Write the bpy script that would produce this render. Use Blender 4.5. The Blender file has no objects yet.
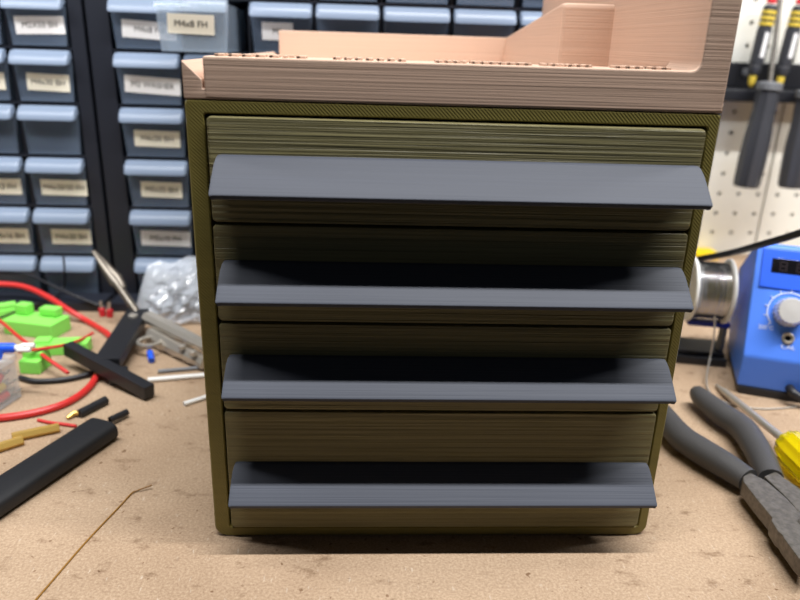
import bpy, bmesh, math, random
from mathutils import Vector, Matrix, Euler, noise
random.seed(7)
SC = bpy.context.scene
COL = SC.collection

# ------------------------------------------------------------------ camera constants (fitted to the photograph)
F = 702.49
CAM = Vector((-.0318, -.2538, .2029))
PITCH, YAW, ROLL = .3498, .0533, .0323
_fw = Vector((math.sin(YAW)*math.cos(PITCH), math.cos(YAW)*math.cos(PITCH), -math.sin(PITCH)))
_r0 = Vector((math.cos(YAW), -math.sin(YAW), 0))
_u0 = _r0.cross(_fw)
_ri = _r0*math.cos(ROLL) + _u0*math.sin(ROLL)
_up = -_r0*math.sin(ROLL) + _u0*math.cos(ROLL)

def ray(px, py):
    return _fw + _ri*((px-400)/F) + _up*((300-py)/F)
def g(px, py, z=0.0):
    """point at height z above the bench that shows at this place in the photograph"""
    k = ray(px, py)
    return CAM + k*((z-CAM.z)/k.z)
def v(px, py, y):
    """point in the upright plane at depth y"""
    k = ray(px, py)
    return CAM + k*((y-CAM.y)/k.y)

# ------------------------------------------------------------------ materials
def lin(c):
    return tuple(((x/255)/12.92 if x/255 <= .04045 else ((x/255+.055)/1.055)**2.4) for x in c) + (1.0,)

def new_mat(name):
    m = bpy.data.materials.new(name); m.use_nodes = True
    nt = m.node_tree
    return m, nt, nt.nodes['Principled BSDF'], nt.nodes, nt.links

def plain(name, rgb, rough=.5, metal=0, trans=0, ior=1.45, bump=0, bscale=400, stretch=(1, 1, 1), var=0, spec=.5, coat=0):
    m, nt, p, N, L = new_mat(name)
    p.inputs['Base Color'].default_value = lin(rgb)
    p.inputs['Roughness'].default_value = rough
    p.inputs['Metallic'].default_value = metal
    p.inputs['Transmission Weight'].default_value = trans
    p.inputs['IOR'].default_value = ior
    p.inputs['Specular IOR Level'].default_value = spec
    p.inputs['Coat Weight'].default_value = coat
    if bump or var:
        tc = N.new('ShaderNodeTexCoord'); mp = N.new('ShaderNodeMapping')
        mp.inputs['Scale'].default_value = stretch
        L.new(tc.outputs['Object'], mp.inputs['Vector'])
        nz = N.new('ShaderNodeTexNoise'); nz.inputs['Scale'].default_value = bscale
        nz.inputs['Detail'].default_value = 3
        L.new(mp.outputs['Vector'], nz.inputs['Vector'])
        if bump:
            b = N.new('ShaderNodeBump'); b.inputs['Strength'].default_value = bump
            b.inputs['Distance'].default_value = .0006
            L.new(nz.outputs['Fac'], b.inputs['Height']); L.new(b.outputs['Normal'], p.inputs['Normal'])
        if var:
            r = N.new('ShaderNodeValToRGB')
            a = [max(0, x*(1-var)) for x in lin(rgb)[:3]]; c = [min(1, x*(1+var)) for x in lin(rgb)[:3]]
            r.color_ramp.elements[0].position = .3; r.color_ramp.elements[0].color = (*a, 1)
            r.color_ramp.elements[1].position = .7; r.color_ramp.elements[1].color = (*c, 1)
            L.new(nz.outputs['Fac'], r.inputs['Fac']); L.new(r.outputs['Color'], p.inputs['Base Color'])
    return m

def clear(name, rgb, alpha, rough=.2, spec=.5):
    """see-through plastic: a share of the light passes straight through"""
    m, nt, p, N, L = new_mat(name)
    p.inputs['Base Color'].default_value = lin(rgb); p.inputs['Roughness'].default_value = rough
    p.inputs['Specular IOR Level'].default_value = spec
    t = N.new('ShaderNodeBsdfTransparent'); mx = N.new('ShaderNodeMixShader')
    mx.inputs[0].default_value = alpha
    L.new(t.outputs[0], mx.inputs[1]); L.new(p.outputs[0], mx.inputs[2])
    L.new(mx.outputs[0], N['Material Output'].inputs['Surface'])
    return m

def printed(name, rgb, rough, layer=1100, strength=.6, hatch=0, fine=2600, var=.12, dist=.0005):
    """3D-printed plastic: long thin layer lines along x, uneven from layer to layer"""
    m, nt, p, N, L = new_mat(name)
    p.inputs['Roughness'].default_value = rough
    p.inputs['Specular IOR Level'].default_value = .35
    tc = N.new('ShaderNodeTexCoord')
    def band(scale, sx):
        mp = N.new('ShaderNodeMapping'); mp.inputs['Scale'].default_value = (sx, sx, 1)
        L.new(tc.outputs['Object'], mp.inputs['Vector'])
        nz = N.new('ShaderNodeTexNoise'); nz.inputs['Scale'].default_value = scale; nz.inputs['Detail'].default_value = 2
        L.new(mp.outputs['Vector'], nz.inputs['Vector']); return nz.outputs['Fac']
    a, b = band(layer, .006), band(fine, .004)
    add = N.new('ShaderNodeMath'); add.operation = 'MULTIPLY_ADD'; add.inputs[1].default_value = .45
    L.new(b, add.inputs[0]); L.new(a, add.inputs[2])
    h = add.outputs[0]
    if hatch:
        mp = N.new('ShaderNodeMapping'); mp.inputs['Rotation'].default_value = (0, math.radians(hatch), 0)
        L.new(tc.outputs['Object'], mp.inputs['Vector'])
        w = N.new('ShaderNodeTexWave'); w.inputs['Scale'].default_value = 330; w.inputs['Distortion'].default_value = .6
        w.inputs['Detail Scale'].default_value = 30
        L.new(mp.outputs['Vector'], w.inputs['Vector'])
        h = w.outputs['Fac']
    bp = N.new('ShaderNodeBump'); bp.inputs['Strength'].default_value = strength; bp.inputs['Distance'].default_value = dist
    L.new(h, bp.inputs['Height']); L.new(bp.outputs['Normal'], p.inputs['Normal'])
    r = N.new('ShaderNodeValToRGB'); c = lin(rgb)[:3]
    r.color_ramp.elements[0].position = .35; r.color_ramp.elements[0].color = (*[x*(1-var) for x in c], 1)
    r.color_ramp.elements[1].position = .65; r.color_ramp.elements[1].color = (*[x*(1+var) for x in c], 1)
    L.new(a, r.inputs['Fac']); L.new(r.outputs['Color'], p.inputs['Base Color'])
    return m

def fibreboard():
    m, nt, p, N, L = new_mat('raw_fibreboard')
    p.inputs['Roughness'].default_value = .75; p.inputs['Specular IOR Level'].default_value = .2
    tc = N.new('ShaderNodeTexCoord')
    def nz(scale, detail, rough=.5, loc=(0, 0, 0), sc=(1, 1, 1)):
        mp = N.new('ShaderNodeMapping'); mp.inputs['Location'].default_value = loc; mp.inputs['Scale'].default_value = sc
        L.new(tc.outputs['Object'], mp.inputs['Vector'])
        n = N.new('ShaderNodeTexNoise'); n.inputs['Scale'].default_value = scale; n.inputs['Detail'].default_value = detail
        n.inputs['Roughness'].default_value = rough
        L.new(mp.outputs['Vector'], n.inputs['Vector']); return n.outputs['Fac']
    def ramp(fac, stops):
        r = N.new('ShaderNodeValToRGB')
        while len(r.color_ramp.elements) < len(stops): r.color_ramp.elements.new(.5)
        for e, (pos, c) in zip(r.color_ramp.elements, stops): e.position = pos; e.color = c
        L.new(fac, r.inputs['Fac']); return r.outputs['Color']
    def mul(a, b, f=1):
        x = N.new('ShaderNodeMix'); x.data_type = 'RGBA'; x.blend_type = 'MULTIPLY'; x.inputs[0].default_value = f
        L.new(a, x.inputs[6]); L.new(b, x.inputs[7]); return x.outputs[2]
    base = ramp(nz(900, 5, .7), [(.3, lin((150, 126, 103))), (.5, lin((175, 150, 125))), (.72, lin((198, 175, 149)))])
    W = (1, 1, 1, 1)
    blot = ramp(nz(14, 4), [(.38, (.84, .82, .8, 1)), (.6, W)])
    specks = ramp(nz(260, 2, .5, (3, 1, 0)), [(.26, (.5, .42, .36, 1)), (.31, W)])
    smudge = ramp(nz(70, 5, .6, (1, 5, 0), (1, 1.6, 1)), [(.31, (.62, .57, .53, 1)), (.42, W)])
    light = nz(700, 2, .5, (9, 2, 0), (1, .25, 1))
    c = mul(mul(mul(base, blot), specks), smudge)
    x = N.new('ShaderNodeMix'); x.data_type = 'RGBA'; x.blend_type = 'SCREEN'
    fr = ramp(light, [(.66, (0, 0, 0, 1)), (.74, (.16, .15, .13, 1))])
    x.inputs[0].default_value = 1; L.new(c, x.inputs[6]); L.new(fr, x.inputs[7])
    L.new(x.outputs[2], p.inputs['Base Color'])
    b = N.new('ShaderNodeBump'); b.inputs['Strength'].default_value = .25; b.inputs['Distance'].default_value = .0004
    L.new(nz(1300, 3), b.inputs['Height']); L.new(b.outputs['Normal'], p.inputs['Normal'])
    return m

M = dict(
    board=fibreboard(),
    olive_frame=printed('olive_print_hatched', (120, 110, 56), .45, hatch=45, strength=.35, var=.05, dist=.0003),
    olive=printed('olive_print_layers', (122, 115, 80), .42, strength=.95, var=.16, layer=620, dist=.0009),
    slate=printed('slate_print_layers', (69, 73, 84), .58, layer=1300, strength=.55, var=.03, dist=.0002),
    tan=printed('tan_print_layers', (212, 181, 160), .6, layer=1100, strength=.3, var=.03, dist=.0006, fine=3000),
    black=plain('black_plastic', (30, 31, 36), .45),
    cabinet=plain('cabinet_black_plastic', (32, 35, 44), .4),
    smoky=clear('smoky_clear_plastic', (98, 112, 132), .62, .25),
    lip=clear('lit_lip_plastic', (144, 160, 184), .66, .3),  # drawer plastic in a lighter tone, imitating light caught on the lips
    bright_clear=clear('clear_plastic', (180, 197, 216), .34, .15),
    box_clear=clear('clear_box_plastic', (215, 222, 226), .26, .15),
    cream=plain('cream_label_tape', (246, 240, 222), .6),
    white_label=plain('white_label_tape', (248, 246, 246), .6),
    ink=plain('black_ink', (60, 56, 54), .7),
    peg=plain('white_painted_hardboard', (242, 240, 230), .6, var=.03, bscale=30),
    wall=plain('dark_wall_paint', (70, 66, 60), .8),
    station=plain('blue_enamel', (80, 132, 242), .42, bump=.05, bscale=1500),
    bezel=plain('blue_bezel', (48, 100, 232), .4),
    screen=plain('black_screen', (18, 17, 20), .15),
    segment=plain('unlit_segment', (44, 36, 40), .3),
    alu=plain('brushed_aluminium', (228, 226, 224), .35, .45),
    steel=plain('dull_steel', (104, 99, 93), .45, .45, bump=.25, bscale=500, var=.25),
    clip=plain('tarnished_nickel', (108, 101, 92), .34, .6),
    nickel=plain('nickel_plate', (196, 190, 180), .3, .6),
    white=plain('white_plastic', (236, 236, 234), .4),
    whiteprint=plain('white_panel_print', (222, 230, 246), .6),
    solder=plain('solder_wire', (196, 196, 198), .2, 1, bump=.6, bscale=900, stretch=(1, .02, .02)),
    grip=plain('dark_grey_grip', (69, 68, 69), .55, bump=.15, bscale=700),
    handle=plain('charcoal_handle', (62, 63, 68), .4),
    yellow=plain('yellow_plastic', (226, 198, 76), .4),
    amber=plain('clear_yellow_acetate', (250, 232, 20), .12, 0, .55, 1.47),
    pure_yellow=plain('bright_yellow_foam', (252, 214, 0), .6),
    red=plain('red_wire_jacket', (204, 48, 46), .4),
    redcap=plain('red_plastic', (214, 40, 52), .4),
    green=plain('lime_green_print', (138, 228, 98), .45, bump=.3, bscale=900, stretch=(.02, .02, 1)),
    blue=plain('blue_vinyl', (36, 92, 226), .4),
    brass=plain('brass', (216, 178, 96), .35, .55),
    shrink=plain('black_heat_shrink', (24, 25, 29), .55, bump=.1, bscale=500),
    filament=plain('brown_filament', (140, 100, 40), .4),
    bag=clear('crumpled_clear_film', (220, 226, 236), .46, .10, 1.0),
    grey=plain('grey_plastic', (120, 122, 126), .45),
    darkblue=plain('dark_blue_plastic', (40, 52, 150), .4),
)

# ------------------------------------------------------------------ mesh helpers
class MB:
    def __init__(self): self.b = bmesh.new(); self.mi = 0
    def _mark(self, faces):
        for f in faces: f.material_index = self.mi
    def box(self, x0, x1, y0, y1, z0, z1, bev=0, mat=None, seg=2):
        b = bmesh.new()
        bmesh.ops.create_cube(b, size=1)
        for q in b.verts:
            q.co = Vector((x0+(q.co.x+.5)*(x1-x0), y0+(q.co.y+.5)*(y1-y0), z0+(q.co.z+.5)*(z1-z0)))
        if bev: bmesh.ops.bevel(b, geom=list(b.edges), offset=bev, segments=seg, profile=.5, affect='EDGES')
        return self.add(b, mat)
    def add(self, b, mat=None):
        if mat is not None: b.transform(mat)
        me = bpy.data.meshes.new('t'); b.to_mesh(me); b.free()
        n = len(self.b.faces); self.b.from_mesh(me); bpy.data.meshes.remove(me)
        self.b.faces.ensure_lookup_table()
        self._mark(self.b.faces[n:]); return self
    def loops(self, loops, cap0=True, cap1=True, closed=True, mat=None):
        b = bmesh.new(); vs = [[b.verts.new(p) for p in lp] for lp in loops]
        n = len(vs[0])
        for a, c in zip(vs, vs[1:]):
            for i in range(n if closed else n-1):
                j = (i+1) % n
                try: b.faces.new((a[i], a[j], c[j], c[i]))
                except ValueError: pass
        if cap0: b.faces.new(list(reversed(vs[0])))
        if cap1: b.faces.new(vs[-1])
        bmesh.ops.recalc_face_normals(b, faces=b.faces)
        return self.add(b, mat)
    def prism(self, pts, axis, a, c, bev=0, mat=None):
        """polygon of 2D points extruded along an axis from a to c; pts are (y,z) for x, (x,z) for y, (x,y) for z"""
        def P(p, t): return {'x': (t, p[0], p[1]), 'y': (p[0], t, p[1]), 'z': (p[0], p[1], t)}[axis]
        b = bmesh.new()
        v0 = [b.verts.new(P(p, a)) for p in pts]; v1 = [b.verts.new(P(p, c)) for p in pts]
        n = len(pts)
        for i in range(n): b.faces.new((v0[i], v0[(i+1) % n], v1[(i+1) % n], v1[i]))
        b.faces.new(list(reversed(v0))); b.faces.new(v1)
        bmesh.ops.recalc_face_normals(b, faces=b.faces)
        if bev: bmesh.ops.bevel(b, geom=list(b.edges), offset=bev, segments=2, profile=.5, affect='EDGES')
        return self.add(b, mat)
    def tube(self, pts, r, seg=10, smooth=True, cap=True, flat=1.0):
        pts = [Vector(p) for p in pts]
        if smooth and len(pts) > 2: pts, r = spline(pts, r)
        rs = r if isinstance(r, (list, tuple)) else [r]*len(pts)
        up = Vector((0, 0, 1)); loops = []; prev = None
        for i, p in enumerate(pts):
            t = (pts[min(i+1, len(pts)-1)] - pts[max(i-1, 0)]).normalized()
            if prev is None:
                n = t.cross(up)
                if n.length < 1e-4: n = t.cross(Vector((1, 0, 0)))
                n.normalize()
            else:
                n = (prev - t*prev.dot(t)).normalized()
            prev = n; w = t.cross(n)
            loops.append([p + (n*math.cos(k*2*math.pi/seg) + w*(math.sin(k*2*math.pi/seg)*flat))*rs[i] for k in range(seg)])
        return self.loops(loops, cap, cap)
    def lathe(self, prof, seg=24, mat=None, flute=0, nflute=0):
        """profile of (radius, height) turned about z"""
        loops = []
        for r, z in prof:
            loops.append([Vector(((r*(1-(flute*(math.cos(nflute*k*2*math.pi/seg)*.5+.5) if nflute and r > .004 else 0)))*math.cos(k*2*math.pi/seg),
                                  (r*(1-(flute*(math.cos(nflute*k*2*math.pi/seg)*.5+.5) if nflute and r > .004 else 0)))*math.sin(k*2*math.pi/seg), z)) for k in range(seg)])
        return self.loops(loops, True, True, mat=mat)
    def ball(self, p, r, sc=(1, 1, 1)):
        b = bmesh.new(); bmesh.ops.create_uvsphere(b, u_segments=14, v_segments=9, radius=r)
        return self.add(b, Matrix.Translation(p) @ Matrix.Diagonal((*sc, 1)))
    def text(self, s, size, mat, depth=.0001, squeeze=1.0):
        cu = bpy.data.curves.new('t', 'FONT'); cu.body = s; cu.size = size
        cu.align_x = 'CENTER'; cu.align_y = 'CENTER'; cu.extrude = depth
        ob = bpy.data.objects.new('t', cu); COL.objects.link(ob)
        dg = bpy.context.evaluated_depsgraph_get(); dg.update()
        me = bpy.data.meshes.new_from_object(ob.evaluated_get(dg))
        b = bmesh.new(); b.from_mesh(me)
        bpy.data.objects.remove(ob); bpy.data.curves.remove(cu); bpy.data.meshes.remove(me)
        return self.add(b, mat @ Matrix.Diagonal((squeeze, 1, 1, 1)))
    def build(self, name, mats, parent=None, smooth=True, loc=None, rot=None):
        me = bpy.data.meshes.new(name)
        ang = math.radians(35)
        if smooth:
            for f in self.b.faces: f.smooth = True
            for e in self.b.edges:
                if len(e.link_faces) == 2 and e.calc_face_angle(0) > ang: e.smooth = False
        self.b.to_mesh(me); self.b.free()
        for m in (mats if isinstance(mats, (list, tuple)) else [mats]): me.materials.append(m)
        o = bpy.data.objects.new(name, me); COL.objects.link(o)
        if loc is not None: o.location = loc
        if rot is not None: o.rotation_euler = rot
        if parent is not None: o.parent = parent
        if smooth:
            wn = o.modifiers.new('even_shading', 'WEIGHTED_NORMAL'); wn.keep_sharp = True; wn.weight = 90
        return o

def spline(pts, r, n=8):
    rs = list(r) if isinstance(r, (list, tuple)) else [r]*len(pts)
    P = [pts[0]*2-pts[1]] + pts + [pts[-1]*2-pts[-2]]
    out, ro = [], []
    for i in range(1, len(P)-2):
        for k in range(n):
            t = k/n; a, b, c, d = P[i-1], P[i], P[i+1], P[i+2]
            out.append(.5*((2*b) + (c-a)*t + (2*a-5*b+4*c-d)*t*t + (-a+3*b-3*c+d)*t**3))
            ro.append(rs[i-1]*(1-t) + rs[i]*t)
    out.append(pts[-1]); ro.append(rs[-1])
    return out, ro

def rr(x0, x1, z0, z1, radii, y, k=5):
    """rounded rectangle in the xz plane at depth y; radii bottom-left, bottom-right, top-right, top-left"""
    out = []
    for (cx, cz, a0), r in zip(((x0, z0, 180), (x1, z0, 270), (x1, z1, 0), (x0, z1, 90)), radii):
        sx = 1 if cx == x0 else -1; sz = 1 if cz == z0 else -1
        for i in range(k+1):
            a = math.radians(a0 + 90*i/k)
            out.append(Vector((cx+sx*r+r*math.cos(a), y, cz+sz*r+r*math.sin(a))))
    return out

def tag(o, label=None, cat=None, group=None, kind=None):
    if label: o['label'] = label
    if cat: o['category'] = cat
    if group: o['group'] = group
    if kind: o['kind'] = kind
    return o
def thing(name, loc, label, cat, group=None, rotz=0):
    o = bpy.data.objects.new(name, None); COL.objects.link(o)
    o.empty_display_size = .01
    o.location = loc; o.rotation_euler = (0, 0, rotz)
    return tag(o, label, cat, group)

# ------------------------------------------------------------------ the setting
m = MB(); m.box(-1.2, 1.2, .474, .50, -.76, 1.3); tag(m.build('wall_back', M['wall']), kind='structure')
m = MB(); m.box(-1.2, 1.2, -1.2, .50, -.78, -.76); tag(m.build('floor', M['wall']), kind='structure')

bench = thing('workbench', (0, 0, 0), 'raw brown fibreboard bench top under everything', 'workbench')
m = MB(); m.box(-.9, .9, -.10, .47, -.018, 0, .001); m.build('bench_top', M['board'], bench)
for x in (-.85, .85):
    for y in (-.06, .42):
        m = MB(); m.box(x-.03, x+.03, y-.03, y+.03, -.76, -.018, .003); m.build('leg', M['grey'], bench)

# ------------------------------------------------------------------ the olive drawer box
HW, HT, DEP = .095, .1827, .25
box = thing('drawer_box', (0, 0, 0), 'olive green printed box with four drawers, in the centre of the bench', 'drawer box')
m = MB()
ro = (.005, .005, .0012, .0012); ri_ = (.0012,)*4
m.loops([rr(-.0885, .0908, .0046, .1782, ri_, DEP-.003), rr(-.0885, .0908, .0046, .1782, ri_, .0005),
         rr(-.0889, .0912, .0042, .1786, ri_, 0), rr(-HW+.0006, HW-.0006, .0006, HT-.0004, ro, 0),
         rr(-HW, HW, 0, HT, ro, .0008), rr(-HW, HW, 0, HT, ro, DEP)], True, True)
m.build('body', M['olive_frame'], box)
SEAM = [.1777, .1394, .1006, .0624, .0050]
HTOP = [.1641, .1253, .0869, .0384]
XL, XR = -.0877, .0900
first = None
def drawer_front(zt, zb):
    m = MB(); r4 = (.0018,)*4; y = -.0016
    m.loops([rr(XL, XR, zb, zt, r4, .004), rr(XL, XR, zb, zt, r4, y+.0011), rr(XL+.0003, XR-.0003, zb+.0003, zt-.0003, r4, y+.0003),
             rr(XL+.0011, XR-.0011, zb+.0011, zt-.0011, r4, y)], True, True)
    m.box(XL+.001, XL+.003, .004, .23, zb+.001, zt-.004); m.box(XR-.003, XR-.001, .004, .23, zb+.001, zt-.004)
    m.box(XL+.003, XR-.003, .004, .23, zb+.001, zb+.003); m.box(XL+.003, XR-.003, .228, .23, zb+.003, zt-.004)
    return m
def handle_mesh():
    """awning-shaped pull: sloping plate with the upper corners rounded"""
    prof = [(.0006, .0002, .0016), (-.0006, .0001, .0011), (-.0018, -.0007, .0006), (-.0040, -.0025, .0002), (-.0090, -.0068, 0), (-.0138, -.0109, 0),
            (-.0142, -.0116, .0001), (-.0140, -.0128, .0006), (-.0132, -.0132, .0009), (-.0115, -.0129, .001),
            (-.0060, -.0088, .0004), (-.0018, -.0058, .0012), (.0006, -.0050, .0018)]
    xl, xr = -.0852, .0899
    m = MB()
    m.loops([[Vector((xl+i+.0006, y, z)) for y, z, i in prof], [Vector((xl+i, y-(.0002 if y < 0 else 0), z)) for y, z, i in prof],
             [Vector((xl+i+.0012, y-(.0002 if y < 0 else 0), z+.0002)) for y, z, i in prof],
             [Vector((xr-i-.0012, y-(.0002 if y < 0 else 0), z+.0002)) for y, z, i in prof],
             [Vector((xr-i, y-(.0002 if y < 0 else 0), z)) for y, z, i in prof], [Vector((xr-i-.0006, y, z)) for y, z, i in prof]])
    return m
hproto = None
for i in range(4):
    d = drawer_front(SEAM[i]-.0004, SEAM[i+1]+.0004).build('drawer', M['olive'], box)
    if i == 3: d['label'] = 'tall bottom drawer'
    if hproto is None:
        h = hproto = handle_mesh().build('handle', M['slate'], d)
        h['label'] = 'dark slate grey sloping handle'
    else:
        h = hproto.copy(); COL.objects.link(h); h.parent = d
    h.location = (0, -.0012, HTOP[i])

# ------------------------------------------------------------------ the tan tray on top
tray = thing('printed_tray', (0, 0, HT+.0002), 'tan printed tray with raised lettering, standing on the olive drawer box', 'tray')
z0 = 0.0
ZL = .1970-HT-.0002
m = MB()
m.prism([(-.095, z0), (.095, z0), (.095, .0035), (-.0884, .0035), (-.0884, .0064), (-.0950, .0126)], 'y', 0, DEP, .0004)
# front rail with the fillet rising into the tall corner
pts = [(-.0879, .0001), (.095, .0001), (.095, .085), (.0842, .085)]
for k in range(7):
    a = math.radians(180 + 90*(1-k/6) - 0)
    pts.append((.0812+.003*math.cos(math.radians(-90*k/6)), ZL+.003+.003*math.sin(math.radians(-90*k/6))))
pts += [(-.0879, ZL)]
m.prism(pts, 'y', -.0002, .028, .0009)
m.box(.08415, .095, .010, DEP, .001, .085, .0004)                     # right wall
m.prism([(.100, .002), (.100, .0405), (.107, .0405), (DEP, .0256), (DEP, .002)], 'x', .0590, .0880, .0026)   # step pillar with sloping top
m.box(-.0905, .0600, .240, DEP, .002, .0258, .0008)                 # back wall
m.build('tray_body', M['tan'], tray)
tx = random.Random(3)
m = MB(); x = -.0845
groups = [(-.0845, -.0520, 7), (-.0440, -.0175, 7), (-.0080, .0265, 11), (.0300, .0480, 6), (.0560, .0665, 3), (.0690, .0765, 2)]
for a, c, n in groups:
    w = (c-a)/n
    for k in range(n):
        xx = a+k*w; y0 = .0035
        m.box(xx, xx+w*.34, y0, y0+.009, ZL-.0004, ZL+.0009, .0003)
        if tx.random() < .93: m.box(xx, xx+w*.72, y0, y0+.002, ZL-.0004, ZL+.0009, .0003)
        if tx.random() < .9: m.box(xx, xx+w*.72, y0+.007, y0+.009, ZL-.0004, ZL+.0009, .0003)
        elif tx.random() < .7: m.box(xx+w*.54, xx+w*.8, y0, y0+.009, ZL-.0004, ZL+.0009, .0003)
m.build('raised_lettering', M['tan'], tray)['label'] = 'row of raised strokes along the front rail'

# ------------------------------------------------------------------ small-parts cabinets
LIDZ = [.2660, .2275, .1910, .1525, .1143, .0758, .0372]
YF = .289
def drawer_mesh(w, h):
    """open clear drawer, front face at y=0"""
    m = MB(); t = .0012; dd = .115; s = .0022
    m.prism([(s, 0), (w-s, 0), (w-.0004, h-.010), (w-.0004, h), (.0004, h), (.0004, h-.010)], 'y', 0, t)
    m.box(s, s+t, t, dd, 0, h-.004); m.box(w-s-t, w-s, t, dd, 0, h-.004)
    m.box(s+t, w-s-t, t, dd, 0, t); m.box(s+t, w-s-t, dd-t, dd, t, h-.004)
    return m
def lip_mesh(w, h):
    m = MB()
    prof = [(.0002, h), (-.0034, h-.0006), (-.0070, h-.0040), (-.0088, h-.0080), (-.0088, h-.0098), (-.0074, h-.0098), (-.0062, h-.0070), (.0002, h-.0048)]
    L = []
    for x, k in ((.0, .6), (.0008, .88), (.0028, 1), (w-.0028, 1), (w-.0008, .88), (w, .6)):
        L.append([Vector((x, y*k if y < 0 else y, h-.006+(z-h+.006)*k)) for y, z in prof])
    m.loops(L); return m
def label_mesh(txt, w, hh, white=False):
    m = MB(); m.box(-w/2, w/2, -.0003, 0, -hh/2, hh/2)
    m.mi = 1
    if txt: m.text(txt, .0056, Matrix.Translation((0, -.0004, 0)) @ Matrix.Rotation(math.pi/2, 4, 'X'), .00008)
    return m
def cabinet(name, x0, x1, ncols, ztop, label):
    c = thing(name, ((x0+x1)/2, YF, 0), label, 'parts cabinet', 'black small parts drawer cabinets')
    return c
def cabinet_body(c, x0, x1, xs, zs, ztop):
    ox = c.location.x; m = MB(); D = .150
    m.box(x0-ox, xs[0][0]-.0012-ox, 0, D, 0, ztop, .0006)
    m.box(xs[-1][1]+.0012-ox, x1-ox, 0, D, 0, ztop, .0006)
    m.box(x0-ox+.002, x1-ox-.002, D-.003, D, .001, ztop-.001)
    m.box(x0-ox+.001, x1-ox-.001, .0006, D-.001, ztop-.004, ztop-.0006)
    for a, b in zip(xs, xs[1:]):
        m.box(a[1]+.0006-ox, b[0]-.0006-ox, .004, D-.002, .001, ztop-.002)
    for z in zs:
        m.box(x0-ox+.001, x1-ox-.001, .0012, D-.002, z+.0006, z+.0021)
    m.box(x0-ox+.001, x1-ox-.001, .0012, D-.002, .0002, .0014)
    m.build('body', M['cabinet'], c)
    m = MB(); m.box(x0-ox+.001, x1-ox-.001, -.024, -.0002, 0, .0075, .001); m.build('dark_foot_strip', M['cabinet'], c)  # low dark strip along the front of the cabinet foot

cache = {}
def add_drawer(c, x0, x1, row, lab=None, pull=0, white=False, dx=0, dz=0, tilt=0, lw=.031, what=None, mats=None):
    w = x1-x0; h = LIDZ[row]-LIDZ[row+1]-.0028 if row < 6 else .0340
    key = (round(w, 4), round(h, 4), mats is None)
    zb = LIDZ[row]-h
    loc = (x0-c.location.x, -pull, zb)
    if key not in cache:
        d = drawer_mesh(w, h).build('drawer', M['smoky'] if mats is None else mats, c)
        l = lip_mesh(w, h).build('lip', M['lip'] if mats is None else mats, d)
        cache[key] = (d.data, l.data)
    else:
        dm, lm = cache[key]
        d = bpy.data.objects.new('drawer', dm); l = bpy.data.objects.new('lip', lm)
        for q in (d, l): q.modifiers.new('even_shading', 'WEIGHTED_NORMAL').keep_sharp = True
        for q in (d, l): COL.objects.link(q)
        d.parent = c; l.parent = d
    d.location = loc
    if what: d['label'] = what
    if lab is not None:
        o = label_mesh(lab, lw, .0118).build('label', [M['white_label' if white else 'cream'], M['ink']], d)
        o.location = (w*.52+dx, -.0002, h*.375+dz); o.rotation_euler = (0, tilt, 0)
    return d

CA, CB = (-.3320, -.2900), (-.2865, -.2445)
cl = cabinet('parts_cabinet', -.345, -.2335, 2, .29, 'black parts cabinet of small clear drawers, at the left edge behind the red wires')
cabinet_body(cl, -.345, -.2335, [CA, CB], LIDZ[1:], .305)
tA = ['M3X10 SH', 'M3x16 SH', None, 'M4x12 FH', 'M4x16 BH', None]
tB = ['M2X55 SH', 'M4x30 BH', None, 'M4x20/30 FH', 'M4x20 SH', None]
for r in range(6):
    add_drawer(cl, *CA, r+1, tA[r], white=(r == 0), dx=.001)
    add_drawer(cl, *CB, r+1, tB[r], white=(r == 0), lw=.034 if r in (0, 3) else .030, dx=.001+.0006*r, dz=.001 if r == 0 else 0, tilt=(-.03, .03, 0, .01, .0, 0)[r])
cr = cabinet('parts_cabinet', -.2310, .2385, 7, .29, 'wide black parts cabinet of clear drawers, behind the olive drawer box')
XS = [(-.2140, -.1672), (-.1645, -.1190), (-.1162, -.0716), (-.0690, -.0242), (-.0216, .0264), (.0290, .0742), (.0768, .1215), (.1240, .1690), (.1715, .2165)]
cabinet_body(cr, -.2310, .2385, XS, LIDZ[1:], .305)
tC = ['M4x8 FH', 'M2 WASHER', 'M4x20 BH', 'M5x25 BH', 'M5x10 PH', None]
for r in range(6):
    add_drawer(cr, *XS[0], r+1, tC[r], white=r in (0, 1, 4), lw=(.038, .040, .0335, .031, .038, .03)[r], dx=(.002, .001, .001, .001, .001, 0)[r], tilt=(.05, .05, .015, .02, .02, 0)[r])
add_drawer(cr, *XS[1], 1, 'M4x8 FH', pull=.060, lw=.029, dx=-.002, dz=.0040, tilt=.02, what='clear drawer pulled out of the cabinet', mats=M['bright_clear'])
pd_ = [q for q in cr.children if q.get('label')][0]; pd_.rotation_euler.z = .05; pd_.location.x -= .0015
for r in (2, 3): add_drawer(cr, *XS[1], r, None)
for k in range(2, 7):
    add_drawer(cr, *XS[k], 1, 'M6' if k == 2 else None, white=True, lw=.022, dx=-.004, dz=.002, pull=.006 if k == 3 else 0)
    add_drawer(cr, *XS[k], 0, None)

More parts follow.
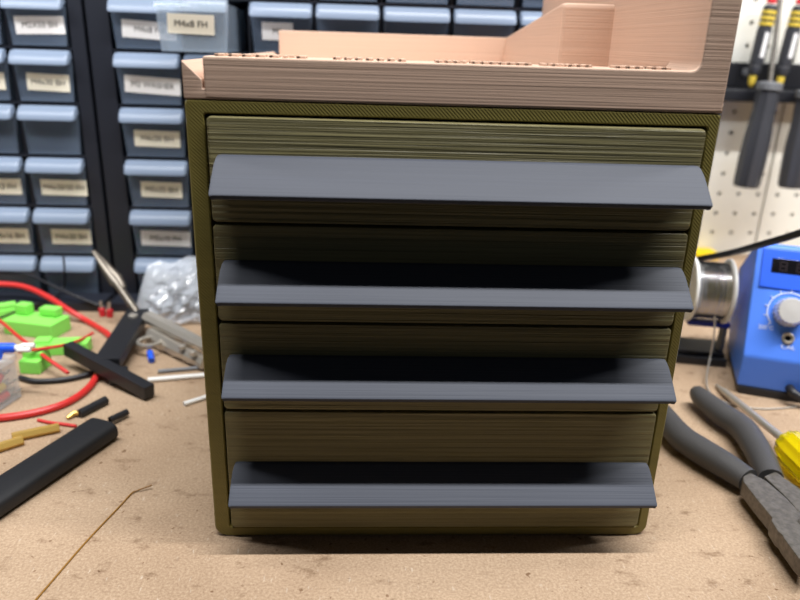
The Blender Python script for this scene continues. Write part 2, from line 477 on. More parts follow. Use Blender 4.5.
# ------------------------------------------------------------------ pegboards
def pegboard(x_first, ncol, x_left, x_right, z_first, nrow, label):
    P = .0208; r = .0024
    o = thing('pegboard', ((x_left+x_right)/2, .46, 0), label, 'pegboard', 'white pegboard panels on the back wall')
    m = MB(); b = m.b; ox = o.location.x
    zb, zt = .0004, z_first+P*(nrow-.5)
    xe = [x_left] + [x_first+P*(k+.5) for k in range(ncol-1)] + [x_right]
    ze = [zb] + [z_first+P*(k+.5) for k in range(nrow-1)] + [zt]
    for i in range(ncol):
        for j in range(nrow):
            cx, cz = x_first+P*i, z_first+P*j
            sq = []; ci = []; ci2 = []
            for k in range(8):
                a = math.radians(45*k+22.5); ci.append((cx+r*math.cos(a), cz+r*math.sin(a)))
            X0, X1, Z0, Z1 = xe[i], xe[i+1], ze[j], ze[j+1]
            q = r*.4142
            sq = [(X1, cz+q), (cx+q, Z1), (cx-q, Z1), (X0, cz+q), (X0, cz-q), (cx-q, Z0), (cx+q, Z0), (X1, cz-q)]
            cn = {0: (X1, Z1), 2: (X0, Z1), 4: (X0, Z0), 6: (X1, Z0)}
            V = lambda p, y=0: b.verts.new((p[0]-ox, y, p[1]))
            o_ = [V(p) for p in sq]; i_ = [V(p) for p in ci]; k_ = [V(p, .004) for p in ci]
            for k in range(8):
                j2 = (k+1) % 8
                f = [o_[k], o_[j2], i_[j2], i_[k]]
                if k in cn: f = [o_[k], V(cn[k]), o_[j2], i_[j2], i_[k]]
                b.faces.new(f); b.faces.new([i_[k], i_[j2], k_[j2], k_[k]])
    bmesh.ops.remove_doubles(b, verts=b.verts, dist=1e-6)
    m.box(x_left-ox, x_left-ox+.0005, 0, .004, zb, zt); m.box(x_right-ox-.0005, x_right-ox, 0, .004, zb, zt)
    bmesh.ops.recalc_face_normals(b, faces=b.faces)
    m.build('panel', M['peg'], o, smooth=False)
    return o
ZF = .0240
pegboard(.3375-.0208*8, 11, .16, .3860, ZF, 14, 'white pegboard panel left of the seam, behind the solder spool')
pegboard(.3375+.0208*3, 12, .3872, .3872+.0208*12, ZF, 14, 'white pegboard panel right of the seam, behind the hanging tools')

# ------------------------------------------------------------------ tool rail and hanging tools
rail = thing('tool_rail', (.42, .46, .160), 'black horizontal tool rail fixed across the white pegboard', 'tool rail')
m = MB(); m.box(-.114, .20, -.026, -.0002, 0, .012, .002); m.box(-.114, .20, -.010, -.0002, .012, .036, .002)
m.build('rail_bar', M['black'], rail)
for x in (-.085, .02, .12):
    m = MB(); m.lathe([(.0001, 0), (.0036, 0), (.0036, .002), (.0001, .003)], 12, Matrix.Translation((x, -.010, .027)) @ Matrix.Rotation(math.pi/2, 4, 'X')); m.build('screw', M['grey'], rail)
def big_driver(top, bottom, label, tip=None):
    """screwdriver hanging with the grip down: collar under the rail, blade rising behind"""
    top, bottom = Vector(top), Vector(bottom); d = bottom-top; Lh = d.length
    q = d.to_track_quat('Z', 'Y').to_matrix().to_4x4()
    o = thing('screwdriver', top, label, 'screwdriver', 'charcoal handled screwdrivers hanging from the rail')
    m = MB()
    m.lathe([(.0070, .004), (.0100, .006), (.0104, .016), (.0102, .024), (.0110, .036), (.0122, .050), (.0126, Lh*.72), (.0122, Lh-.004), (.0110, Lh-.0005), (.0080, Lh)], 36, q, .10, 9)
    m.build('grip', M['handle'], o)
    m = MB(); m.lathe([(.0060, -.002), (.0112, -.001), (.0116, .0012), (.0104, .0022), (.0116, .0032), (.0114, .0052), (.007, .0062)], 28, q); m.build('collar', M['grey'], o)
    m = MB(); t = (Vector(tip)-top) if tip else -d*.9
    m.tube([-d.normalized()*-.001, t], .0023, 12, False); m.build('blade', M['steel'], o)
    return o
big_driver((.3430, .416, .1780), (.3372, .412, .0815), 'charcoal screwdriver hanging grip down, nearest the tan tray', (.3500, .440, .252))
big_driver((.3835, .418, .1720), (.3835, .414, .0815), 'charcoal screwdriver hanging grip down, cut by the right edge of the photo', (.388, .440, .252))
def multi_driver(x, label):
    o = thing('precision_driver', (x, .4345, .1800), label, 'precision driver', 'black precision drivers with yellow bands')
    lean = Matrix.Rotation(.06, 4, 'Y')
    m = MB(); m.lathe([(.003, .004), (.0058, .008), (.0058, .013), (.0050, .014), (.0064, .016), (.0066, .046), (.0058, .048), (.0062, .064), (.0050, .067), (.002, .067)], 18, lean)
    m.build('grip', M['handle'], o)
    for z in (.0505, .0555, .0605):
        m = MB(); m.lathe([(.0050, z-.0017), (.0066, z-.0014), (.0068, z), (.0066, z+.0014), (.005, z+.0017)], 18, lean); m.build('band', M['yellow'], o)
    m = MB(); m.lathe([(.0010, -.006), (.0022, -.0045), (.0032, -.002), (.0036, .003), (.0032, .006)], 14, lean); m.build('tip', M['yellow'], o)
    m = MB(); m.lathe([(.001, .068), (.0044, .0685), (.0042, .072), (.002, .073)], 14, lean); m.build('cap', M['redcap'], o)
    m = MB(); m.box(-.0018, .0018, -.0071, -.0060, .021, .043, .0003, lean); m.build('label', M['white_label'], o)
multi_driver(.3350, 'black driver with three yellow bands and red cap, beside the tan tray')
multi_driver(.3625, 'black driver with three yellow bands, at the top right corner of the photo')

# ------------------------------------------------------------------ soldering station
SY = math.radians(-21.5); LEAN = .45
st = thing('soldering_station', (.206, .137, 0), 'blue soldering station with silver knob and dark display, on the right', 'soldering station', rotz=SY)
WS = .115; CH = .0265; TOPZ = .0905
def pan(u, z, out=0):
    """point on the leaning front panel at height z"""
    return Vector((u, (z-CH)*math.tan(LEAN) - out*math.cos(LEAN), z + out*math.sin(LEAN)))
yt = (TOPZ-CH)*math.tan(LEAN)
DS = .085
m = MB(); m.prism([(.0008, .0052), (.0, CH), (yt, TOPZ), (yt+.005, TOPZ+.0004), (DS, TOPZ-.030), (DS, .034), (DS-.008, .016), (DS-.022, .0052)], 'x', -.0012, WS, .0016); m.build('body', M['station'], st)
m = MB(); m.box(.0004, WS-.0004, .0002, DS-.020, 0, .0054, .0008); m.build('base', M['black'], st)
R = Matrix.Rotation(-LEAN, 4, 'X')
def panel_box(u0, u1, z0, z1, o0, o1, bev=0):
    a = pan(0, z0); ln = (z1-z0)/math.cos(LEAN)
    m = MB(); m.box(u0, u1, -o1, -o0, 0, ln, bev, Matrix.Translation(a) @ R); return m
m = panel_box(.0025, .046, .0664, .0886, -.0006, .0012, .0006); m.build('display_bezel', M['bezel'], st)
dsp = panel_box(.0080, .0412, .0750, .0834, .0008, .0014, .0003).build('display', M['screen'], st)
for k in range(3):
    m = MB(); a = pan(.0125+.0095*k, .0764, .0015)
    T = Matrix.Translation(a) @ R
    for (x, z, w, h) in ((0, 0, .0045, .0008), (0, .0026, .0045, .0008), (0, .0052, .0045, .0008), (0, 0, .0008, .006), (.0037, 0, .0008, .006)):
        m.box(x, x+w, -.0001, 0, z, z+h, 0, T)
    m.build('digit', M['segment'], dsp)
KC = pan(.0212, .0538)
TK = Matrix.Translation(KC) @ R @ Matrix.Rotation(math.pi/2, 4, 'X')
m = MB(); m.lathe([(.0092, .0002), (.0092, .001), (.0088, .0018), (.0085, .0080), (.0076, .0094), (.0001, .0095)], 40, TK, .05, 20); kn = m.build('knob', M['alu'], st)
m = MB()
for k in range(23):
    a0 = math.radians(-40+k*(260/23)); a1 = math.radians(-40+(k+1)*(260/23))
    P = lambda a, r: TK @ Vector((r*math.cos(a), r*math.sin(a), .0003))
    m.tube([P(a0, .0122), P(a1, .0122)], .00035, 6, False)
for k in range(11):
    a = math.radians(-40+k*26); m.tube([P(a, .0124), P(a, .0142)], .0003, 6, False)
m.build('dial_scale', M['whiteprint'], st)
m = MB(); m.text('200°C', .0034, Matrix.Translation(pan(.0095, .0437, .0002)) @ R @ Matrix.Rotation(math.pi/2, 4, 'X'), .0001)
m.text('480°C', .0034, Matrix.Translation(pan(.0345, .0437, .0002)) @ R @ Matrix.Rotation(math.pi/2, 4, 'X'), .0001)
m.text('CAL', .0036, Matrix.Translation(pan(.0231, .0344, .0002)) @ R @ Matrix.Rotation(math.pi/2, 4, 'X'), .0001, 1.2)
m.build('panel_lettering', M['whiteprint'], st)
TJ = Matrix.Translation(pan(.0225, .0394)) @ R @ Matrix.Rotation(math.pi/2, 4, 'X')
m = MB(); m.lathe([(.0016, .0001), (.0036, .0001), (.0036, .0012), (.0026, .0016), (.0018, .0008), (.0016, -.002)], 20, TJ); jk = m.build('jack', M['nickel'], st)
m = MB(); m.lathe([(.0001, .0002), (.0019, .0003), (.0019, .0005), (.0001, .0006)], 14, TJ); m.build('jack_hole', M['screen'], jk)
m = MB(); m.tube([Vector((.0290, .004, .0090)), Vector((.0290, -.0035, .0090)), Vector((.034, -.006, .0068)), Vector((.046, -.007, .0040)), Vector((.075, -.006, .0028)), Vector((.115, -.002, .0028))], .0027, 12)
m.build('lead', M['black'], st)
cab = MB()
cab.tube([v(640, 276, .285), v(672, 266, .262), v(697, 259.5, .222), v(730, 253, .185), v(765, 243.5, .140), v(800, 233, .115), v(850, 214, .10), v(905, 196, .09)], .0022, 10)
tag(cab.build('cable', M['black']), 'thick black cable sagging across above the blue soldering station', 'cable')

# ------------------------------------------------------------------ solder spool and its stand
sp_y = .186; RS = .0220
A0, A1 = v(691, 290, sp_y), v(725, 290, sp_y)
A0.z = A1.z = (A0.z+A1.z)/2
AX = A1.x-A0.x
stand = thing('spool_stand', (A0.x+AX/2, sp_y, 0), 'low black stand holding the solder spool, beside the blue station', 'spool stand', rotz=math.radians(-12))
m = MB(); m.box(-.030, .0190, -.008, .024, 0, .0060, .0012); m.box(-.028, .0180, -.004, .022, .0060, .0088, .0012); m.build('base', M['black'], stand)
m = MB(); m.tube([Vector((AX/2+.0042, .004, .0080)), Vector((AX/2+.0042, .003, A0.z-.006)), Vector((AX/2+.0042, 0, A0.z))], .0028, 10)
m.tube([Vector((AX/2+.0060, 0, A0.z)), Vector((-AX/2-.004, 0, A0.z))], .0030, 12, False); m.build('arm', M['grey'], stand)
m = MB(); m.box(-.010, AX/2+.0062, -.004, .004, A0.z-RS-.0035, A0.z-RS+.0004, .0012); m.build('clamp', M['darkblue'], stand)

spool = thing('solder_spool', (A0.x+AX/2, sp_y, A0.z), 'white flanged spool of silver solder between olive box and blue station', 'solder spool', rotz=math.radians(-12))
RY = Matrix.Rotation(math.pi/2, 4, 'Y')
def ring(x, name, mat):
    m = MB(); m.loops([[Vector((x+t, r*math.cos(a*math.pi/20), r*math.sin(a*math.pi/20))) for a in range(40)] for r, t in
        ((.0034, -.0012), (RS-.001, -.0012), (RS, -.0005), (RS, .0005), (RS-.001, .0012), (.0034, .0012), (.0034, -.0012))], False, False)
    return m.build(name, mat, spool)
ring(-AX/2, 'flange', M['white']); ring(AX/2, 'flange', M['white'])
m = MB(); L = []
n = 15
for k in range(n*4+1):
    x = -AX/2+.0012 + (AX-.0024)*k/(n*4); r = .0188 + .00045*abs(math.sin(k*math.pi/4))
    L.append([Vector((x, r*math.cos(a*math.pi/20), r*math.sin(a*math.pi/20))) for a in range(40)])
m.loops(L); m.build('solder_winding', M['solder'], spool)
m = MB()
base = spool.location
pts = [v(715, 316, sp_y-.017), v(714, 335, sp_y-.019), v(710, 358, sp_y-.020), g(706.5, 378, .004), g(709, 391, .0008), g(720, 400, .0007), g(738, 406, .0007), g(765, 409, .0007), g(797, 407, .0007)]
Rz = Matrix.Rotation(math.radians(12), 3, 'Z')
m.tube([Rz @ (p-base) for p in pts], .00055, 8); m.build('loose_end', M['nickel'], spool)

# ------------------------------------------------------------------ yellow thing on the bench by the wall
yb = v(703, 254, .445)
o = thing('sponge', (yb.x, .446, 0), 'small bright yellow sponge lying at the foot of the pegboard', 'sponge')
m = MB(); m.box(-.030, .014, -.010, .0125, 0, yb.z+.0035, .0015); m.build('foam_block', M['pure_yellow'], o)

# ------------------------------------------------------------------ pliers
pl = thing('pliers', g(765, 478), 'steel pliers with dark grey grips lying on the bench, right front', 'pliers')
pb = pl.location.copy()
zc = .0085
def gz(l, z): return [g(a, b, z)-pb for a, b in l]
m = MB(); m.tube(gz([(697, 392), (703, 399), (722, 414), (742, 428), (756, 448), (766, 468), (771, 479)], zc), [.0046, .0062, .0071, .0073, .0071, .0066, .0060], 16, flat=.92); m.build('grip', M['grip'], pl)
m = MB(); m.tube(gz([(650, 397), (663, 415), (680, 436), (700, 450), (723, 464), (748, 480)], zc), [.0050, .0064, .0073, .0075, .0073, .0062], 16, flat=.92); m.build('grip', M['grip'], pl)
zt = .0130; zb_ = .0052
def flat(l, z=zt): return [((g(a, b, z)-pb).x, (g(a, b, z)-pb).y) for a, b in l]
m = MB()
m.prism(flat([(743, 476), (750, 472), (766, 480), (786, 497), (800, 512), (815, 532), (812, 570), (798, 557), (784, 538), (782, 534), (778, 531), (771, 520), (772, 517), (757, 499), (743, 481)]), 'z', zb_, zt, .0008)
m.build('jaw', M['steel'], pl)
m = MB()
m.prism(flat([(764, 475), (776, 470), (784, 476), (800, 487), (830, 510), (850, 545), (830, 560), (815, 532), (800, 512), (787, 496.5)]), 'z', zb_, zt-.0005, .0008)
m.build('jaw', M['steel'], pl)
m = MB(); c0 = g(812, 524, zt)-pb; m.lathe([(.0055, 0), (.0055, .0006), (.0045, .0011), (.0001, .0012)], 24, Matrix.Translation((c0.x, c0.y, zt-.0003))); m.build('pivot', M['steel'], pl)

# ------------------------------------------------------------------ yellow screwdriver
tip = g(716, 385, .0016); neck = g(783, 439, .0098)
dirv = (neck-tip).normalized()
sd = thing('screwdriver', Vector((neck.x, neck.y, 0)), 'screwdriver with clear yellow handle lying behind the pliers', 'screwdriver')
sb = sd.location
m = MB(); m.tube([tip-sb, tip+dirv*.006-sb, tip+dirv*.012-sb, neck+dirv*.006-sb], [.0007, .0013, .0021, .0023], 14, False); m.build('blade', M['nickel'], sd)
q = Vector((dirv.x, dirv.y, 0)).to_track_quat('Z', 'Y').to_matrix().to_4x4()
nk = neck+dirv*.003-sb; nk.z = .0104
m = MB(); m.lathe([(.0030, 0), (.0060, .0008), (.0085, .0034), (.0096, .0080), (.0102, .016), (.0098, .024), (.0102, .045), (.0102, .075), (.0085, .082), (.004, .084)], 48, Matrix.Translation(nk) @ q, .07, 12); m.build('handle', M['amber'], sd)

# ------------------------------------------------------------------ left: T-shaped helping hand
hh = thing('helping_hand', g(108, 372), 'black plastic T-shaped helping hand with bolt and clip, left of the drawer box', 'helping hand')
hb = hh.location.copy()
def slab(p, q_, w, t, bev=.0008, upv=None):
    """flat bar from p to q, width w across, thickness t"""
    p, q_ = Vector(p), Vector(q_); x = (q_-p); L = x.length; x.normalize()
    upv = upv or Vector((0, 0, 1)); y = upv.cross(x).normalized(); z = x.cross(y)
    T = Matrix(((x.x, y.x, z.x, p.x), (x.y, y.y, z.y, p.y), (x.z, y.z, z.z, p.z), (0, 0, 0, 1)))
    m = MB(); m.box(0, L, -w/2, w/2, -t/2, t/2, bev, T); return m
c1, c2 = g(68, 348, .0135)-hb, g(150, 392, .0055)-hb
slab(c1, c2, .0072, .0085).build('crossbar', M['black'], hh)
a1, a2 = g(107, 364, .0110)-hb, g(139, 313, .0130)-hb
slab(a1, a2, .0155, .0075).build('arm', M['black'], hh)
m = MB(); bp_ = g(133, 316, .0170)-hb; m.lathe([(.0030, -.002), (.0032, .0008), (.0024, .0014), (.0001, .0015)], 18, Matrix.Translation(bp_)); m.build('bolt', M['nickel'], hh)
m = MB(); fp = g(118, 377, .004)-hb; m.box(fp.x-.005, fp.x+.005, fp.y-.004, fp.y+.006, 0, .009, .001); m.build('foot', M['black'], hh)
k0 = g(137, 312, .0150)-hb; k1 = v(93.5, 251, .252)-hb; kd = k1-k0
m = MB(); m.tube([k0, k0+kd*.22, k0+kd*.42, k0+kd*.5, k0+kd*.75, k1], [.0030, .0030, .0030, .0046, .0036, .0014], 12, False, flat=.75)
m.tube([k0+kd*.40+Vector((.003, 0, 0)), k0+kd*.55+Vector((.0042, 0, .001)), k1+Vector((.0008, 0, 0))], [.0022, .0026, .0009], 10, False, flat=.7)
m.tube([k0+kd*.46+Vector((-.0045, 0, 0)), k0+kd*.46+Vector((.0055, 0, 0))], .0016, 10, False)
m.build('clip', M['clip'], hh)

# ------------------------------------------------------------------ alligator clip lying behind
ac = thing('alligator_clip', g(175, 345), 'big nickel alligator clip lying with jaws toward the olive box', 'clip')
ab = ac.location.copy()
def jaw(p0, p1, w0, w1, z0_, z1_, t=.0012):
    p0, p1 = Vector(p0), Vector(p1); d = p1-p0; d.z = 0; n = Vector((-d.y, d.x, 0)).normalized(); m = MB()
    L = []
    for i in range(9):
        s = i/8; c = p0.lerp(p1, s); w = w0+(w1-w0)*s; h = z0_+(z1_-z0_)*s
        tooth = .0009*(i % 2)
        L.append([c+n*w+Vector((0, 0, -h+tooth)), c+n*w*1.1, c+n*w*.55+Vector((0, 0, h*.8)), c-n*w*.55+Vector((0, 0, h*.8)), c-n*w*1.1, c-n*w+Vector((0, 0, -h+tooth))])
    m.loops(L); return m
A_, B_ = g(148, 316, .016)-ab, g(208, 346, .016)-ab
jaw(A_, B_, .0050, .0040, .0040, .0030).build('upper_jaw', M['nickel'], ac)
C_, D_ = g(152, 334, .0075)-ab, g(206, 362, .0065)-ab
jaw(C_, D_, .0050, .0036, .0058, .0040).build('lower_jaw', M['nickel'], ac)
m = MB(); hp = g(149, 340, .0095)-ab; m.tube([hp+Vector((.0075*math.cos(a*.5236), .0075*math.sin(a*.5236), -.001)) for a in range(13)], .0013, 8, False, False); m.build('spring_ring', M['nickel'], ac)
for a, b in ((169, 322), (180, 329), (192, 336), (182, 346), (193, 352)):
    m = MB(); p = g(a, b, .0175 if b < 340 else .0125)-ab; m.lathe([(.0024, -.002), (.0024, .0006), (.0014, .0012), (.0001, .0012)], 14, Matrix.Translation(p)); m.build('rivet', M['nickel'], ac)
p = g(151, 357, .003)
o = thing('blue_terminal', (p.x, p.y, 0), 'small blue crimp sleeve under the alligator clip', 'terminal')
m = MB(); m.tube([Vector((-.002, .005, .0042)), Vector((.0015, -.004, .0022))], .0021, 10, False); m.build('sleeve', M['blue'], o)
m = MB(); m.tube([Vector((-.002, .005, .0042)), Vector((-.0038, .0095, .0050))], .0013, 8, False); m.build('barrel', M['nickel'], o)

# ------------------------------------------------------------------ crumpled clear bag
bg = thing('plastic_bag', g(172, 325), 'crumpled clear plastic bag leaning on the cabinet, left of the olive box', 'bag')
bb = bg.location
m = MB(); NX, NZ = 26, 22
def sheet(sign):
    rows = []
    for j in range(NZ+1):
        row = []
        for i in range(NX+1):
            s, t = i/NX, j/NZ
            x = -.030+.066*s+.010*t; bul = .012*math.sin(math.pi*s)**.6*math.sin(math.pi*min(1, t*1.02+.02))**.7
            zz = .052*t*(1-.22*(1-s)*t) + .004*noise.noise(Vector((s*5, 3, 0)))*t
            nn = noise.noise(Vector((s*5.5, t*5.5, sign*3)))*.006 + noise.noise(Vector((s*13, t*12, sign*7)))*.0045
            y = .004+.018*t + sign*bul + nn*math.sin(math.pi*s)
            row.append(Vector((x, y, max(.0006, zz+.3*nn*t))))
        rows.append(row)
    return rows
for sg in (-1, 1): m.loops(sheet(sg), False, False, closed=False)
m.build('film', M['bag'], bg, smooth=False)
for k in range(5):
    m = MB(); x = -.016+.009*k; m.tube([Vector((x, .010, .004+.003*(k % 2))), Vector((x+.008, .016, .010+.004*(k % 3)))], .0022, 8, False)
    m.build('content', M['grey'], bg)

# ------------------------------------------------------------------ white tube offcuts
def tube_piece(name, p, q_, r, mat, label, cat, group=None, inner=.6):
    p, q_ = Vector(p), Vector(q_); mid = (p+q_)/2; o = thing(name, (mid.x, mid.y, 0), label, cat, group); ob = Vector((mid.x, mid.y, 0))
    d = (q_-p).normalized(); n = d.cross(Vector((0, 0, 1))).normalized(); w = d.cross(n); L = []
    for c, rad in ((p, r*inner), (p, r), (q_, r), (q_, r*inner)):
        L.append([c-ob+(n*math.cos(k*math.pi/7)+w*math.sin(k*math.pi/7))*rad for k in range(14)])
    L.append([x-d*.9*(q_-p).length*1 for x in L[-1]]); m = MB(); m.loops(L, False, False); m.build('sleeve', mat, o); return o
tube_piece('tube_offcut', g(148, 380, .0016), g(214, 374.5, .0016), .0016, M['white'], 'long white tube offcut below the alligator clip, left of the olive box', 'tube')
tube_piece('tube_offcut', g(184, 404, .0014), g(213, 395, .0014), .0014, M['white'], 'short white tube offcut nearest the left side of the olive box', 'tube')
tube_piece('tube_offcut', g(158, 371.5, .0013), g(214, 366.5, .0013), .0013, M['grey'], 'thin grey tube offcut just below the alligator clip', 'tube')

# ------------------------------------------------------------------ black heat shrink and small sleeves
hs = thing('heat_shrink_tube', g(60, 465), 'wide black heat-shrink tube lying on the bench at the left edge', 'heat-shrink tube')
sb2 = hs.location.copy()
e0, e1 = g(104, 427.5, .0052)-sb2, g(-60, 535, .0052)-sb2
d = (e1-e0).normalized(); n = Vector((-d.y, d.x, 0)).normalized(); Zv = Vector((0, 0, 1)); L = []
HWd, HHt = .0098, .0052
def oval(c, sc):
    out = []
    for k in range(28):
        a = k*2*math.pi/28; ca, sa = math.cos(a), math.sin(a)
        out.append(c + n*(math.copysign(abs(ca)**.55, ca)*HWd*sc) + Zv*(math.copysign(abs(sa)**.75, sa)*HHt*sc))
    return out
L = [oval(e0+d*.03, .80), oval(e0+d*.0006, .84), oval(e0, .92), oval(e0+d*.0005, 1), oval(e0+d*.05, .98), oval(e0+d*.09, 1.0), oval(e1, 1.0)]
m = MB(); m.loops(L, True, True); m.build('sleeve', M['shrink'], hs)
tube_piece('thin_sleeve', g(110, 420, .0035), g(127, 412, .0030), .0019, M['black'], 'thin black sleeve poking out past the end of the wide heat-shrink', 'sleeve')
t2 = thing('pin_connector', g(90, 407), 'small black sleeved gold pin lying behind the wide heat-shrink tube', 'connector')
tb = t2.location.copy()
m = MB(); m.tube([g(79, 414, .0025)-tb, g(106, 400, .0025)-tb], .0025, 12, False); m.build('sleeve', M['black'], t2)
m = MB(); m.tube([g(67, 418, .0015)-tb, g(74, 413, .0025)-tb, g(79, 413, .0025)-tb], [.0010, .0016, .0013], 10, False); m.build('pin', M['brass'], t2)
def standoff(p, q_, label):
    p, q_ = Vector(p), Vector(q_); mid = (p+q_)/2; o = thing('brass_standoff', (mid.x, mid.y, 0), label, 'standoff', 'brass standoffs by the heat-shrink'); ob = Vector((mid.x, mid.y, 0))
    d = (q_-p).normalized(); n = d.cross(Vector((0, 0, 1))).normalized(); w = d.cross(n)
    H = lambda c, r: [c-ob+(n*math.cos(k*math.pi/3)+w*math.sin(k*math.pi/3))*r for k in range(6)]
    m = MB(); m.loops([H(p+d*.004, .0011), H(p, .0012), H(p, .0022), H(p+d*.0004, .0026), H(q_-d*.0004, .0026), H(q_, .0022), H(q_, .0012), H(q_-d*.004, .0011)]); m.build('hex_body', M['brass'], o)
standoff(g(12, 437.5, .0023), g(59.5, 427.5, .0023), 'brass hex standoff reaching furthest right, behind the wide heat-shrink')
standoff(g(-18, 453, .0023), g(23, 440, .0023), 'brass hex standoff at the left edge, nearest the wide heat-shrink')

# ------------------------------------------------------------------ brown filament strand
m = MB(); m.tube([g(25, 611, .0004), g(40, 595, .0004), g(85, 543, .0004), g(120, 506, .0004), g(131, 494, .0005), g(137, 490.5, .0008), g(152, 485, .0022)], .00038, 8)
tag(m.build('filament_strand', M['filament']), 'thin brown filament strand with a bent end on the bench, left front', 'filament')

# ------------------------------------------------------------------ wires at the left
def wire(pts, r, mat, label, tipmat=None):
    m = MB(); m.tube(pts, r, 10)
    o = tag(m.build('wire', mat), label, 'wire')
    return o
wire([g(-40, 283, .022), g(0, 284, .020), g(25, 287, .018), g(48, 297, .014), g(70, 311, .008), g(89, 322, .0022), g(110, 336, .0022), g(115, 350, .0022), g(101, 368, .0022), g(90, 386, .0022), g(70, 401, .0022), g(40, 411.5, .0022), g(0, 418, .0022), g(-40, 420, .0022)], .0021, M['red'], 'thick red wire looping in a wide arc around the green parts')
wire([g(-20, 309, .012), g(0, 321, .012), g(20, 338, .013), g(45, 357, .011), g(68, 373, .006)], .0012, M['red'], 'thin red wire running down to the right across the green parts')
wire([g(18, 352, .016), g(40, 349, .0145), g(62, 345.5, .013), g(80, 340, .010), g(93, 333, .006)], .0010, M['red'], 'thin red wire lying level across the green parts to the helping hand')
wire([g(38, 420, .001), g(50, 422.5, .001), g(62, 424, .001), g(76, 426, .001)], .0009, M['red'], 'short thin red wire end between the brass standoffs and gold pin')
wire([g(20, 377.5, .002), g(35, 381, .002), g(60, 380, .002), g(82, 376, .002), g(98, 371, .002)], .0017, M['black'], 'black wire lying below the green parts, inside the red loop')
wire([g(-30, 268, .028), g(0, 271.5, .026), g(30, 275.5, .024), g(55, 287, .018), g(85, 300, .010), g(112, 310, .003)], .0010, M['black'], 'thin black wire crossing in front of the lowest cabinet drawers')
wire([v(63.5, 256, .276), v(64.5, 272, .272), g(64, 286, .014), g(54, 297, .010), g(30, 306, .006), g(0, 318, .012)], .0008, M['black'], 'thin black wire hanging straight down before the lowest drawers')

# ------------------------------------------------------------------ green printed parts
def green(name, loc, rot, label, shapes):
    o = thing(name, loc, label, 'printed part', 'lime green printed parts', rot)
    m = MB()
    for s in shapes: m.box(*s[:6], s[6] if len(s) > 6 else .001)
    m.build('printed_body', M['green'], o); return o
p = g(46, 338); green('printed_bracket', (p.x-.004, p.y+.008, 0), -.25, 'lime green printed bracket, the biggest, behind the thin red wires',
    [(-.026, .013, -.009, .012, 0, .011), (-.024, -.014, .002, .010, .0115, .019), (-.006, .008, .004, .012, .0115, .0175), (-.014, -.004, -.008, .002, 0, .007)])
p = g(66, 352); green('printed_bar', (p.x, p.y, 0), .12, 'lime green printed bar lying left of the helping hand',
    [(-.018, .016, -.006, .006, 0, .0085), (-.018, -.008, -.0045, .0045, .008, .0105)])
p = g(29, 376); green('printed_block', (p.x, p.y+.006, 0), -.1, 'lime green printed block nearest the clear terminal box',
    [(-.0065, .0065, -.004, .007, 0, .009), (-.0065, .0065, .001, .012, 0, .013)])
p = g(2, 322); green('printed_clip', (p.x, p.y+.002, 0), .5, 'lime green printed piece at the left photo edge above the blue terminals',
    [(-.014, .010, -.005, .005, 0, .010), (-.004, .010, -.004, .004, .0095, .0135)])

# ------------------------------------------------------------------ clear terminal box and terminals
BY = math.radians(-13)
cb = thing('clear_box', g(22, 397), 'clear plastic box of crimp terminals cut by the left photo edge', 'box', rotz=BY)
W_, D_, H_ = .050, .040, .024; t = .0012
m = MB(); m.box(-W_, 0, -D_, 0, 0, t); m.box(-W_, -W_+t, -D_, 0, t, H_); m.box(-t, 0, -D_, 0, t, H_); m.box(-W_+t, -t, -D_, -D_+t, t, H_); m.box(-W_+t, -t, -t, 0, t, H_)
m.build('box_body', M['box_clear'], cb)
m = MB(); m.box(-W_-.001, .001, -D_-.001, .001, H_, H_+.004, .001); m.build('lid', M['box_clear'], cb)
inv = Matrix.Translation(cb.location) @ Matrix.Rotation(BY, 4, 'Z')
def terminal(x, y, z, ang, mat, label, col, tilt=0, grp='crimp terminals in the clear box'):
    P_ = inv @ Vector((x, y, z))
    o = thing('crimp_terminal', P_, label, 'terminal', grp); R_ = Matrix.Rotation(ang, 4, 'Z') @ Matrix.Rotation(tilt, 4, 'Y')
    m = MB(); m.tube([R_ @ Vector((-.006, 0, 0)), R_ @ Vector((.004, 0, 0)), R_ @ Vector((.0045, 0, 0))], [.0026, .0024, .0018], 12, False); m.build('sleeve', mat, o)
    m = MB(); m.tube([R_ @ Vector((.0045, 0, 0)), R_ @ Vector((.0075, 0, 0))], .0015, 10, False)
    for s in (-1, 1): m.tube([R_ @ Vector((.0070, 0, 0)), R_ @ Vector((.0085, .0022*s, 0)), R_ @ Vector((.0125, .0022*s, 0))], .0008, 8, False)
    m.build('fork', M['nickel'], o); return o
G_ = 'red crimp terminals in the clear box'
for i, (x, y, z, a) in enumerate(((-.0048, -.0100, .0042, 1.3), (-.0052, -.027, .0042, 1.75), (-.0115, -.010, .0042, 1.5), (-.0130, -.028, .0042, 1.2), (-.0052, -.0105, .0158, 1.7), (-.0060, -.030, .0095, 1.4))):
    terminal(x, y, z, a, M['redcap'], 'red crimp terminal inside the clear box at the left edge', 'red', 0, G_)
terminal(-.0050, -.0110, .0100, 1.45, M['yellow'], 'yellow crimp terminal lying among the red ones in the clear box', 'y', 0, None)
P1 = g(8, 336, .0305); P2 = g(4, 347, .0285)
def free_terminal(Pw, ang, label):
    o = thing('fork_terminal', Pw, label, 'terminal'); R_ = Matrix.Rotation(ang, 4, 'Z')
    m = MB(); m.tube([R_ @ Vector((-.012, 0, 0)), R_ @ Vector((.003, 0, 0)), R_ @ Vector((.0045, 0, 0))], [.0030, .0029, .0022], 14, False); m.build('sleeve', M['blue'], o)
    m = MB(); m.tube([R_ @ Vector((.004, 0, 0)), R_ @ Vector((.0072, 0, 0))], .0018, 10, False)
    for s in (-1, 1): m.tube([R_ @ Vector((.0060, 0, 0)), R_ @ Vector((.0075, .0032*s, 0)), R_ @ Vector((.0140, .0030*s, 0))], .0016, 8, False)
    m.build('fork', M['white'], o); return o
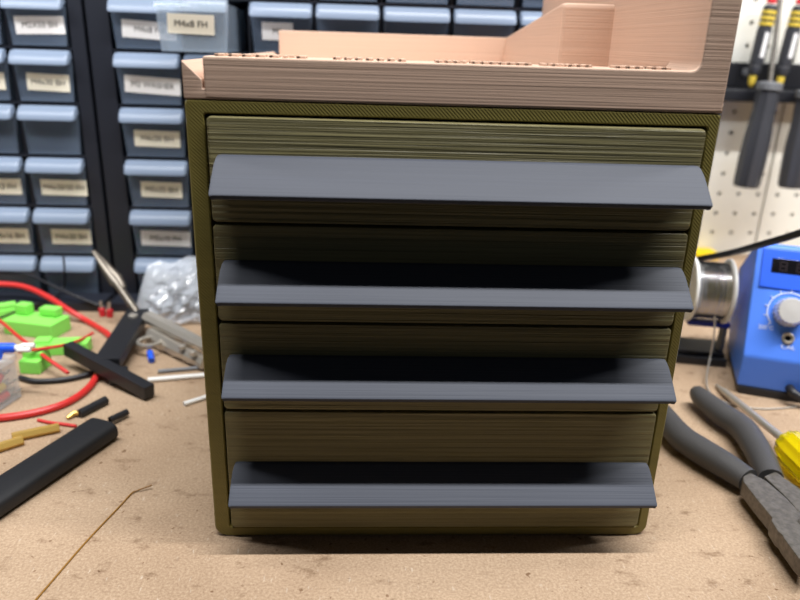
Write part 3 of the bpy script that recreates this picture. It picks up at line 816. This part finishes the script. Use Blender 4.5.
zl = H_+.004+.003
pa = inv @ Vector((-.0045, .0005, zl)); free_terminal(pa, .05, 'blue fork terminal with pale prongs on the clear box lid')
pb2 = inv @ Vector((-.014, -.009, zl)); free_terminal(pb2, -.25+math.pi, 'blue fork terminal, the nearer one, on the clear box lid')

for (a, b, dx, lab) in ((103, 316, -.001, 'red crimp connector standing behind the helping hand, the left one'), (110, 317, .001, 'red crimp connector standing behind the helping hand, the right one')):
    P_ = g(a, b); o = thing('red_connector', P_, lab, 'connector')
    m = MB(); m.lathe([(.0010, 0), (.0024, .0004), (.0024, .0058), (.0018, .0066), (.001, .0068)], 14, Matrix.Rotation(dx*80, 4, 'Y')); m.build('sleeve', M['redcap'], o)
    m = MB(); m.tube([Vector((0, 0, .006)), Vector((dx*.6, 0, .012))], .0011, 8, False); m.build('pin', M['nickel'], o)

# ------------------------------------------------------------------ light: a long tube lamp above the bench, dim room around
def area(name, loc, sx, sy, energy, rgb, target):
    L = bpy.data.lights.new(name, 'AREA'); L.shape = 'RECTANGLE'; L.size = sx; L.size_y = sy; L.energy = energy; L.color = rgb
    o = bpy.data.objects.new(name, L); COL.objects.link(o); o.location = loc
    o.rotation_euler = (Vector(target)-Vector(loc)).to_track_quat('-Z', 'Y').to_euler(); return o
area('bench_tube_lamp', (.35, -.225, 1.50), 1.46, .045, 43.0, (1, .995, .985), (.35, .0, 0))
area('rear_fill', (-.40, .080, .46), .44, .04, 1.95, (1, 1, 1), (-.34, .40, .10))  # added fill without a real fixture, brightens the cabinet fronts
area('rear_fill', (.46, .080, .46), .42, .04, 1.7, (1, 1, 1), (.40, .44, .10))  # second added fill, brightens the pegboard side
w = bpy.data.worlds.new('room'); SC.world = w; w.use_nodes = True
w.node_tree.nodes['Background'].inputs['Color'].default_value = (.80, .88, 1, 1)
w.node_tree.nodes['Background'].inputs['Strength'].default_value = .03

# ------------------------------------------------------------------ camera
cd = bpy.data.cameras.new('camera'); co = bpy.data.objects.new('camera', cd); COL.objects.link(co)
cd.sensor_width = 36; cd.lens = F/800*36; cd.clip_start = .01; cd.clip_end = 20
co.matrix_world = Matrix(((_ri.x, _up.x, -_fw.x, CAM.x), (_ri.y, _up.y, -_fw.y, CAM.y), (_ri.z, _up.z, -_fw.z, CAM.z), (0, 0, 0, 1)))
cd.dof.use_dof = True; cd.dof.focus_distance = .285; cd.dof.aperture_fstop = 9.5
SC.camera = co
vs = SC.view_settings
vs.view_transform = 'Standard'; vs.look = 'None'; vs.gamma = 1; vs.exposure = 0; vs.use_curve_mapping = False
